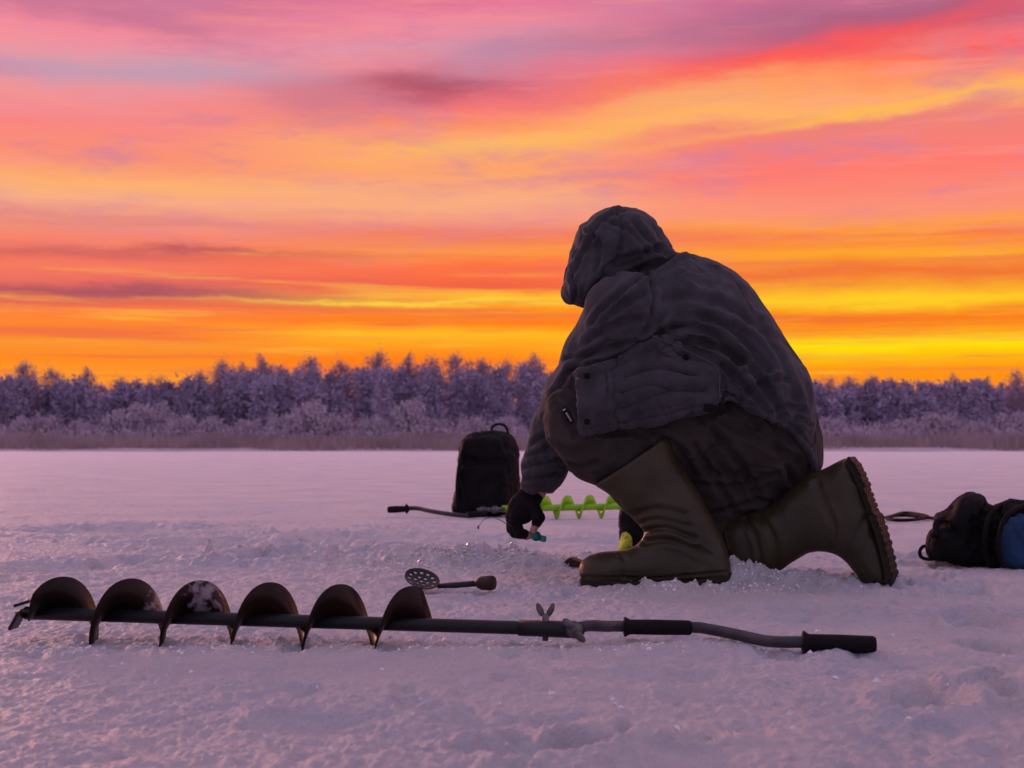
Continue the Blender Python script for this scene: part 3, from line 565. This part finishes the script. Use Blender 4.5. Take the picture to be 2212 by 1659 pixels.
def head_f(X,Y,Z):
    f=ell(X,Y,Z,hp(0,-.005,.015),(.074,.092,.095),BH); f=smin(f,ell(X,Y,Z,hp(0,.03,-.045),(.052,.058,.062),BH),.03)
    f=smin(f,cap(X,Y,Z,hp(0,.085,.008),hp(0,.108,-.028),.008,.014),.012)
    for s in(-1,1):
        f=smax(f,-ell(X,Y,Z,hp(s*.032,.098,.012),(.018,.014,.011),BH),.008); f=np.minimum(f,ell(X,Y,Z,hp(s*.032,.077,.012),(.012,.012,.012),BH))
        f=smin(f,ell(X,Y,Z,hp(s*.076,-.005,-.005),(.008,.018,.03),BH),.006)
    f=smin(f,cap(X,Y,Z,hp(-.02,.082,-.055),hp(.02,.082,-.055),.007,.007),.006); f=smax(f,-cap(X,Y,Z,hp(-.02,.092,-.0555),hp(.02,.092,-.0555),.002,.002),.003)
    return f
V2,Q2=sdf(head_f,tuple(hd-Vector((.16,.16,.16))),tuple(hd+Vector((.16,.16,.16))),.004,1)
P4=pt
FING=[[P4(1112,1118,3.97),P4(1122,1152,3.965),P4(1145,1158,3.975)],[P4(1106,1115,3.99),P4(1112,1150,3.99),P4(1138,1160,3.995)],[P4(1103,1110,4.012),P4(1105,1143,4.015),P4(1130,1156,4.015)],[P4(1108,1104,4.032),P4(1106,1134,4.036),P4(1126,1147,4.034)]]
THUMB=[P4(1150,1092,3.965),P4(1164,1118,3.955),P4(1152,1146,3.965)]
RF=[.0105,.0108,.010,.009]
def hand_f(X,Y,Z,o=0.,trim=False):
    f=cap(X,Y,Z,P4(1153,1058,4.0),P4(1140,1082,4.0),.030,.032)-o
    f=smin(f,ell(X,Y,Z,P4(1127,1100,4.0),(.036,.042,.038))-o,.015)
    for k,(a,b,c) in enumerate(FING):
        e=b+(c-b)*(.45 if trim else 1.); f=smin(f,cap(X,Y,Z,a,b,RF[k]+.001,RF[k])-o,.006); f=smin(f,cap(X,Y,Z,b,e,RF[k],RF[k]*.85)-o,.004)
    a,b,c=THUMB; e=b+(c-b)*(.4 if trim else 1.); f=smin(f,cap(X,Y,Z,a,b,.015,.0125)-o,.008); f=smin(f,cap(X,Y,Z,b,e,.0125,.010)-o,.004)
    return f
lo=(-.04,3.91,.07); hi=(.12,4.09,.28)
V3,Q3=sdf(lambda X,Y,Z:hand_f(X,Y,Z),lo,hi,.0022,1)
def rhand(X,Y,Z,o=0.):
    w0=pt(1254,945,4.07); f=cap(X,Y,Z,w0,pt(1246,962,4.05),.028,.03)-o; f=smin(f,ell(X,Y,Z,pt(1238,978,4.03),(.036,.030,.034))-o,.015)
    for k in range(4):
        a=pt(1222+k*10,985,4.02); b=pt(1214+k*12,1000,3.985); c=pt(1216+k*12,1002,3.955); f=smin(f,cap(X,Y,Z,a,b,.0105,.010)-o,.005); f=smin(f,cap(X,Y,Z,b,c,.010,.0085)-o,.004)
    f=smin(f,cap(X,Y,Z,pt(1262,975,4.03),pt(1274,985,3.985),.014,.011)-o,.006); return f
V4,Q4=sdf(lambda X,Y,Z:rhand(X,Y,Z),(.04,3.90,.22),(.30,4.16,.48),.003,1)
n1,n2_,n3_=len(V1),len(V2),len(V3)
mk('body',np.concatenate([V1,V2,V3,V4]),np.concatenate([Q1,Q2+n1,Q3+n1+n2_,Q4+n1+n2_+n3_]),M['skin'],person)
V,Q=sdf(lambda X,Y,Z:hand_f(X,Y,Z,.0045,True),lo,hi,.0022,1); V=wrinkle(V,Q,.003,60); mk('glove',V,Q,M['glove'],person)
V,Q=sdf(lambda X,Y,Z:rhand(X,Y,Z,.004),(.04,3.90,.22),(.30,4.16,.48),.003,1); mk('glove',V,Q,M['glove'],person)
rod=thing('fishing_rod','short teal ice fishing rod held in the gloved hand','fishing rod',pt(1150,1152,3.98))
mb=MB(); mb.tube(smoothline([P4(1132,1146,3.975),P4(1150,1156,3.975),P4(1166,1162,3.972),P4(1180,1165,3.97)],4),[.006]*4+[.008]*5+[.009]*3+[.006],12); mb.build('handle',M['teal'],rod)
mb=MB(); c=P4(1158,1158,3.97)
mb.tube([c+Vector((0,-.009,0)),c+Vector((0,-.006,0)),c+Vector((0,.006,0)),c+Vector((0,.009,0))],[.014,.010,.010,.014],18); mb.build('reel',M['teal'],rod)
mb=MB(); tipl=smoothline([P4(1132,1146,3.975),P4(1100,1134,3.97),P4(1078,1122,3.97),P4(1062,1117,3.97)],4); mb.tube(tipl,[.002-.0001*i for i in range(len(tipl))],6); mb.build('tip',M['steel'],rod)
mb=MB(); mb.tube(smoothline([P4(1062,1117,3.97),P4(1046,1122,3.98),P4(1036,1134,3.99),P4(1032,1140,4.0)],4),.0009,5); mb.sphere(P4(1033,1139,4.0),(.003,.003,.006)); mb.build('line',M['steel'],rod)

# ================================================================== FRONT AUGER
A=pt(52,1324,2.67); B=pt(1222,1359,2.565)
aug=thing('ice_auger','long black hand ice auger with dark brown spiral blades lying across the foreground snow','ice auger',(A.x,A.y,0))
axd=(B-A); Ln=axd.length; axd.normalize(); upn=(Vector((0,0,1))-axd*axd.z).normalized(); aw=upn.cross(axd); aw=aw if aw.y>0 else -aw
mb=MB(); mb.tube([A,A+axd*.004,B-axd*.004,B],[.010,.0125,.0125,.0125],20); mb.build('shaft',M['shaft'],aug)
def helix(mb,A,axd,upn,aw,s0,s1,pitch,th0,ri,ro,th=.003,taper=.06,steps=48,kk=.38):
    n=int((s1-s0)/pitch*steps); vs=[];fc=[]
    for i in range(n+1):
        s=s0+(s1-s0)*i/n; a=th0+2*math.pi*(s-s0)/pitch; a=a-kk*math.sin(a); d=upn*math.cos(a)+aw*math.sin(a)
        e=max(0,min(1,(s-s0)/taper+.35,(s1-s)/taper+.15)); R=ri+(ro-ri)*e
        c=A+axd*s
        for r,o in ((ri*.8,-th),(R,-th*.35),(R,th*.35),(ri*.8,th)): vs.append(c+d*r+axd*o)
        if i: fc+=[((i-1)*4+q,(i-1)*4+(q+1)%4,i*4+(q+1)%4,i*4+q) for q in range(4)]
    fc+=[(3,2,1,0),tuple(n*4+q for q in range(4))]; mb.add(vs,fc)
def s_at(px):
    k=(px-CX)/F; return (A.x-k*A.y)/(k*axd.y-axd.x)
s130=s_at(130); s882=s_at(884); pitch=(s882-s130)/5; s0=s130-.36*pitch; s1=s882+.32*pitch
mb=MB(); helix(mb,A,axd,upn,aw,s0,s1,pitch,-2*math.pi*.36,.0125,.070,.0028,.03,48,.42); fl=mb.build('flight',M['flight'],aug)
mb=MB(); c=A+axd*-.004; mb.box(c+upn*-.012-aw*.02,(.006,.045,.034),Matrix.Rotation(.5,3,'Y'),.15); mb.build('cutting_blade',M['iron'],aug,False)
mb=MB(); mb.box(c+upn*.018+aw*.01,(.03,.04,.006),Matrix.Rotation(-.3,3,'Y'),.15); mb.build('cutting_blade',M['iron'],aug,False)
mb=MB(); mb.tube([c+axd*.01,c,c-axd*.014],[.009,.008,.001],10); mb.build('pilot_tip',M['iron'],aug)
def wing(mb,c,bot,h=.012,w=.011):
    for s in(-1,1): mb.sphere(c+Vector((s*w*.8,0,h)),(w*.5,.0035,h*1.05),Matrix.Rotation(s*.42,3,'Y'))
    mb.tube([bot,c+Vector((0,0,.006))],[.0055,.0075],10)
mb=MB(); c=pt(1178,1333,2.568); wing(mb,c,pt(1178,1384,2.568),.013,.012); mb.build('wing_nut',M['steel'],aug)
mb=MB(); mb.tube([pt(1120,1356,2.573),pt(1232,1360,2.563),pt(1258,1358,2.57)],[.0148,.0155,.012],20); mb.build('sleeve',M['shaft'],aug)
mb=MB(); c=pt(1240,1360,2.548); mb.tube([c+Vector((0,.03,0)),c+Vector((0,-.006,0)),c+Vector((0,-.007,0)),c+Vector((0,-.013,0))],[.013,.0155,.008,.006],20)
mb.sphere(c+Vector((-.010,-.011,.011)),(.007,.004,.014),Matrix.Rotation(-.8,3,'Y')); mb.sphere(c+Vector((.009,-.011,-.011)),(.007,.004,.014),Matrix.Rotation(-.8,3,'Y')); mb.build('hinge_bolt',M['steel'],aug)
crank=smoothline([pt(1245,1360,2.57),pt(1268,1352,2.585),pt(1310,1353,2.61),pt(1350,1353,2.64),pt(1490,1355,2.65),pt(1530,1359,2.64),pt(1600,1373,2.58),pt(1650,1384,2.53),pt(1690,1387,2.50),pt(1735,1387,2.49),pt(1870,1391,2.485)],5)
mb=MB(); mb.tube(crank,.0105,16); mb.build('crank',M['greytube'],aug)
def grip(mb,a,b,r,fl):
    d=(b-a); mb.tube([a,a+d*.015,a+d*.03,a+d*.07,a+d*.1,a+d*.5,a+d*.97,b],[r*.9,r*fl,r*fl,r*1.12,r,r*1.04,r,r*.85],22)
mb=MB(); grip(mb,pt(1347,1354,2.64),pt(1493,1356,2.65),.0138,1.35); mb.build('grip',M['grip'],aug)
mb=MB(); grip(mb,pt(1732,1388,2.49),pt(1891,1393,2.484),.0155,1.35); mb.build('grip',M['grip'],aug)

# ================================================================== SKIMMER
c0=pt(910,1253,3.60)
skm=thing('ice_skimmer','black perforated ice skimmer with thick brown handle lying on the snow','ice skimmer',(c0.x,c0.y,0))
hol=[(0,0)]+[(.016*math.cos(a),.016*math.sin(a)) for a in np.arange(6)*math.pi/3]+[(.0325*math.cos(a),.0325*math.sin(a)) for a in np.arange(12)*math.pi/6+.2]
def sk_f(X,Y,Z):
    r=np.sqrt(X*X+Y*Y); bowl=np.abs(Z-(r*r*4.2-.004))-.0016; f=np.maximum(bowl,r-.046)
    for a,b in hol: f=np.maximum(f,.0040-np.sqrt((X-a)**2+(Y-b)**2))
    return f
V,Q=sdf(sk_f,(-.05,-.05,-.01),(.05,.05,.012),.0013,1)
R3=Matrix.Rotation(math.radians(16),3,'Y')@Matrix.Rotation(math.radians(26),3,'X'); V=V@np.array(R3).T+np.array(pt(911,1253,3.60)); mk('bowl',V,Q,M['iron'],skm)
mb=MB(); mb.tube([pt(945,1266,3.59),pt(985,1264,3.585),pt(1035,1260,3.57)],[.006,.0075,.0075],12); mb.build('shaft',M['iron'],skm)
mb=MB(); a,b=pt(1028,1260,3.572),pt(1068,1259,3.55); d=b-a; mb.tube([a,a+d*.1,a+d*.3,a+d*.8,a+d*.97,b],[.008,.012,.0175,.019,.017,.013],18); mb.build('handle',M['cork'],skm)

# ================================================================== GREEN AUGER
A2=pt(1085,1099,7.25); B2=pt(1420,1092,7.35)
ga=thing('ice_auger','lime green spiral ice auger with grey crank lying behind the kneeling person','ice auger',(A2.x,A2.y,0))
ax2=(B2-A2).normalized(); up2=(Vector((0,0,1))-ax2*ax2.z).normalized(); aw2=Vector((0,1,0))
mb=MB(); mb.tube([A2,B2],.017,16); mb.build('shaft',M['green'],ga)
def s2(px): k=(px-CX)/F; return (A2.x-k*A2.y)/(k*ax2.y-ax2.x)
mb=MB(); pch=s2(1274)-s2(1226); helix(mb,A2,ax2,up2,aw2,s2(1178)-.36*pch,s2(1410),pch,-2*math.pi*.36,.017,.062,.007,.02,40,.6); mb.build('flight',M['green'],ga)
mb=MB(); mb.tube([pt(1030,1102,7.2),pt(1036,1102,7.2),pt(1038,1102,7.2),pt(1048,1101,7.2),pt(1050,1101,7.2),pt(1062,1101,7.2),pt(1064,1101,7.2),pt(1072,1101,7.2),pt(1074,1101,7.2),pt(1090,1100,7.25)],[.010,.010,.018,.018,.011,.011,.019,.019,.012,.012],14); mb.build('coupling',M['steel'],ga)
mb=MB(); mb.tube(smoothline([pt(872,1099,7.3),pt(900,1098,7.3),pt(930,1104,7.2),pt(975,1111,7.1),pt(1010,1114,7.08),pt(1045,1108,7.15)],4),.0115,12); mb.build('crank',M['greytube'],ga)
mb=MB(); a,b=pt(884,1099,7.3),pt(837,1101,7.3); d=b-a; mb.tube([a,a+d*.08,a+d*.1,a+d*.16,a+d*.18,a+d*.6,a+d*.95,b],[.012,.022,.026,.026,.016,.018,.017,.012],18); mb.build('grip',M['grip'],ga)
mb=MB(); mb.tube([pt(1010,1113,7.08),pt(1050,1109,7.14)],.016,14); mb.build('grip',M['grip'],ga)

# ================================================================== BACKPACK
bpk=thing('backpack','upright black backpack standing on the ice behind the green auger','backpack',(pt(1050,1110,7.6).x,7.6,0))
FP=Frame(1050,1110,7.6,12)
pp=FP.poly([(1001,950),(1018,937),(1045,931),(1080,932),(1103,940),(1115,955),(1121,985),(1122,1040),(1122,1090),(1116,1110),(1060,1116),(1000,1113),(982,1108),(979,1085),(985,1050),(989,1000),(993,965)])
pk=FP.poly([(1005,1010),(1030,1002),(1085,1002),(1103,1012),(1108,1060),(1106,1098),(1050,1104),(1003,1098),(1000,1050)]); pk2=FP.poly([(1012,952),(1045,944),(1090,948),(1100,975),(1098,992),(1010,992)])
V,Q=sdf(lambda S,Tt,Z: smin(smin(inflate(S,Tt,Z,pp,.12,.07),inflate(S,Tt,Z,pk,.04,.03,-.115),.008),inflate(S,Tt,Z,pk2,.03,.03,-.105),.008),(-.25,-.2,-.05),(.27,.16,.52),.0065,2)
V=FP.world(V); V=wrinkle(V,Q,.014,12); V=crease(V,Q,.004,12,(1,1,1),.06); bbag=mk('bag',V,Q,M['black'],bpk)
mb=MB(); mb.tube(smoothline([pt(1062,936,7.6),pt(1064,922,7.6),pt(1077,916,7.6),pt(1092,921,7.6),pt(1098,938,7.6)],5),.007,10); mb.build('carry_handle',M['black'],bpk)
mb=MB(); mb.tube(smoothline([pt(1004,960,7.52),pt(992,1010,7.47),pt(988,1060,7.47),pt(990,1100,7.5)],5),.012,10); mb.build('side_strap',M['black'],bpk)

# ================================================================== BAG on the right
bg2=thing('duffel_bag','crumpled black and blue bag lying on the snow at the right edge','bag',(pt(2140,1222,4.35).x,4.35,0))
FD=Frame(2150,1222,4.35,8)
m1=FD.poly([(2022,1118),(2048,1100),(2068,1078),(2098,1066),(2122,1070),(2140,1092),(2160,1096),(2180,1080),(2212,1084),(2262,1092),(2320,1112),(2350,1160),(2345,1215),(2280,1228),(2190,1226),(2110,1224),(2050,1212),(2008,1192),(2012,1165),(2030,1150)])
m2=FD.poly([(2112,1130),(2128,1100),(2170,1082),(2230,1088),(2280,1120),(2290,1180),(2270,1226),(2150,1228),(2118,1210)]); m3=FD.poly([(2154,1122),(2170,1108),(2222,1108),(2260,1130),(2264,1190),(2222,1222),(2168,1222),(2142,1196),(2138,1155)])
m4=FD.poly([(2004,1150),(2026,1140),(2065,1150),(2095,1180),(2100,1214),(2040,1214),(2000,1196)])
V,Q=sdf(lambda S,Tt,Z: smin(smin(inflate(S,Tt,Z,m1,.11,.06),inflate(S,Tt,Z,m2,.07,.05,-.07),.008),inflate(S,Tt,Z,m4,.055,.035,-.06),.008),(-.27,-.20,-.05),(.38,.18,.29),.0055,2)
V=FD.world(V); V=wrinkle(V,Q,.036,14,(1,1,1),4); V=crease(V,Q,.009,16,(1,1,1),.06,3.); mk('bag',V,Q,M['black'],bg2)
V,Q=sdf(lambda S,Tt,Z: inflate(S,Tt,Z,m3,.055,.03,-.130),(-.08,-.24,-.04),(.27,-.04,.25),.005,2); V=FD.world(V); V=wrinkle(V,Q,.014,18); V=crease(V,Q,.005,14,(1,1,1),.06,3.); mk('blue_panel',V,Q,M['blue'],bg2)
mb=MB(); mb.tube(smoothline([pt(2138,1222,4.2),pt(2128,1190,4.2),pt(2130,1140,4.2),pt(2146,1104,4.23),pt(2185,1082,4.28)],6),.008,10); mb.build('strap',M['black'],bg2)
mb=MB(); mb.tube(smoothline([pt(2168,1224,4.14),pt(2158,1188,4.13),pt(2162,1142,4.13),pt(2180,1108,4.15),pt(2212,1092,4.2)],6),.007,10); mb.build('strap',M['black'],bg2)
mb=MB(); mb.tube(smoothline([pt(2012,1182,4.33),pt(1996,1180,4.33),pt(1987,1190,4.32),pt(1990,1203,4.31),pt(2004,1208,4.3),pt(2018,1207,4.3)],6),.0055,10); mb.build('carry_handle',M['black'],bg2)
mb=MB(); mb.tube(smoothline([pt(2016,1157,4.27),pt(2020,1150,4.28),pt(2024,1128,4.3),pt(2040,1122,4.3)],5),.010,10); mb.build('buckle',M['grip'],bg2)
g_=lambda px,py: gp(px,py)+Vector((0,0,.012))
mb=MB(); mb.tube(smoothline([g_(1886,1118),g_(1915,1123),g_(1950,1113),g_(1985,1116),g_(2004,1122),g_(1975,1128),g_(1935,1129),g_(1915,1124),g_(1945,1118),g_(1990,1121),g_(2022,1126),g_(2050,1129)],6),.0085,8)
tag(mb.build('coiled_cord',M['black'],base=gp(1960,1122)),'loop of black cord on the snow left of the blue and black bag','cord')
pch_=thing('tackle_pouch','small black pouch with lime flap behind the near boot','pouch',(pt(1375,1195,4.75).x,4.75,0))
FQ=Frame(1375,1196,4.75,0); q1=FQ.poly([(1338,1110),(1350,1100),(1400,1105),(1440,1120),(1460,1190),(1400,1200),(1345,1198),(1336,1160)]); q2=FQ.poly([(1326,1197),(1336,1170),(1342,1148),(1356,1146),(1364,1180),(1350,1199)])
V,Q=sdf(lambda S,Tt,Z: inflate(S,Tt,Z,q1,.06,.04),(-.1,-.1,-.04),(.16,.1,.2),.005,2); V=wrinkle(FQ.world(V),Q,.02,16); mk('pouch_body',V,Q,M['black'],pch_)
V,Q=sdf(lambda S,Tt,Z: inflate(S,Tt,Z,q2,.025,.012,-.055),(-.12,-.1,-.04),(.05,.0,.16),.003,2); V=wrinkle(FQ.world(V),Q,.012,40); mk('flap',V,Q,M['greenc'],pch_)
c=gp(1238,1229); FQ=Frame(1238,1229,c.y,20); q3=FQ.poly([(1216,1217),(1234,1203),(1262,1214),(1254,1231),(1236,1227)],1)
V,Q=sdf(lambda S,Tt,Z: smax(-polyd(S,Z,q3),np.abs(Tt)-.025,.004),(-.06,-.05,-.03),(.07,.05,.08),.0025,1); tag(mk('bait_box',FQ.world(V),Q,M['brown'],base=c),'small dark brown block tilted in the snow by the toe of the near boot','box')
def chips(n,gen,smin_,smax_,name,m,label,flat=.5):
    vs=[];fc=[]
    o=[Vector((1,0,0)),Vector((-1,0,0)),Vector((0,1,0)),Vector((0,-1,0)),Vector((0,0,1)),Vector((0,0,-1))]
    P=[gen() for _ in range(n)]; Z=height(np.array([p[0] for p in P]),np.array([p[1] for p in P]))
    for i in range(n):
        x,y=P[i]; z=float(Z[i]); s=smin_+(smax_-smin_)*random.random()**3
        R_=Matrix.Rotation(random.random()*6.28,3,Vector((random.random()-.5,random.random()-.5,random.random()-.5)).normalized())
        k=len(vs)
        for q in o: vs.append(tuple(Vector((x,y,z+s*.15))+(R_@Vector((q.x*random.uniform(.6,1.6),q.y*random.uniform(.5,1.2),q.z*flat*random.uniform(.5,1.5))))*s))
        fc+=[(k+a,k+b,k+c) for a,b,c in ((0,2,4),(2,1,4),(1,3,4),(3,0,4),(2,0,5),(1,2,5),(3,1,5),(0,3,5))]
    return tag(mk(name,vs,np.array(fc),m,smooth=False),label[0],label[1],kind='stuff')
def g1():
    px=random.gauss(1020,115); py=random.gauss(1219,8); py=min(max(py,1194),1240); c=gp(px,py); return float(c.x),float(c.y)
chips(650,g1,.003,.012,'ice_chips',M['ice'],('glinting ice chips heaped around the fishing hole','ice'))
def g2():
    r=random.random()
    if r<.3: c=gp(random.gauss(1560,110),random.gauss(1266,7))
    elif r<.7: c=gp(random.gauss(990,140),random.gauss(1219,10))
    elif r<.85: c=gp(random.uniform(60,1900),random.gauss(1392,9))
    else: c=gp(random.uniform(-50,2260),1010+620*random.random())
    return float(c.x),float(c.y)
chips(2600,g2,.002,.006,'snow_crumbs',M['crumb'],('loose crumbs of snow scattered over the ice','snow'),.9)
h0=gp(1150,1209); mb=MB(); mb.tube([(h0.x,h0.y,gz(h0.x,h0.y)-.02),(h0.x,h0.y,gz(h0.x,h0.y)+.004)],.05,24); tag(mb.build('water',M['water'],base=h0),kind='structure')

# ================================================================== CAMERA
cd=bpy.data.cameras.new('camera'); cam=bpy.data.objects.new('camera',cd); C.objects.link(cam); cam.location=(0,0,CH); cam.rotation_euler=(math.pi/2,0,0)
cd.sensor_width=36; cd.lens=F/2212*36; cd.shift_y=(HY-829.5)/2212; cd.clip_start=.05; cd.clip_end=2000
cd.dof.use_dof=True; cd.dof.focus_distance=3.2; cd.dof.aperture_fstop=8.5
bpy.context.scene.camera=cam
vs=bpy.context.scene.view_settings; vs.view_transform='Standard'; vs.look='None'; vs.exposure=0
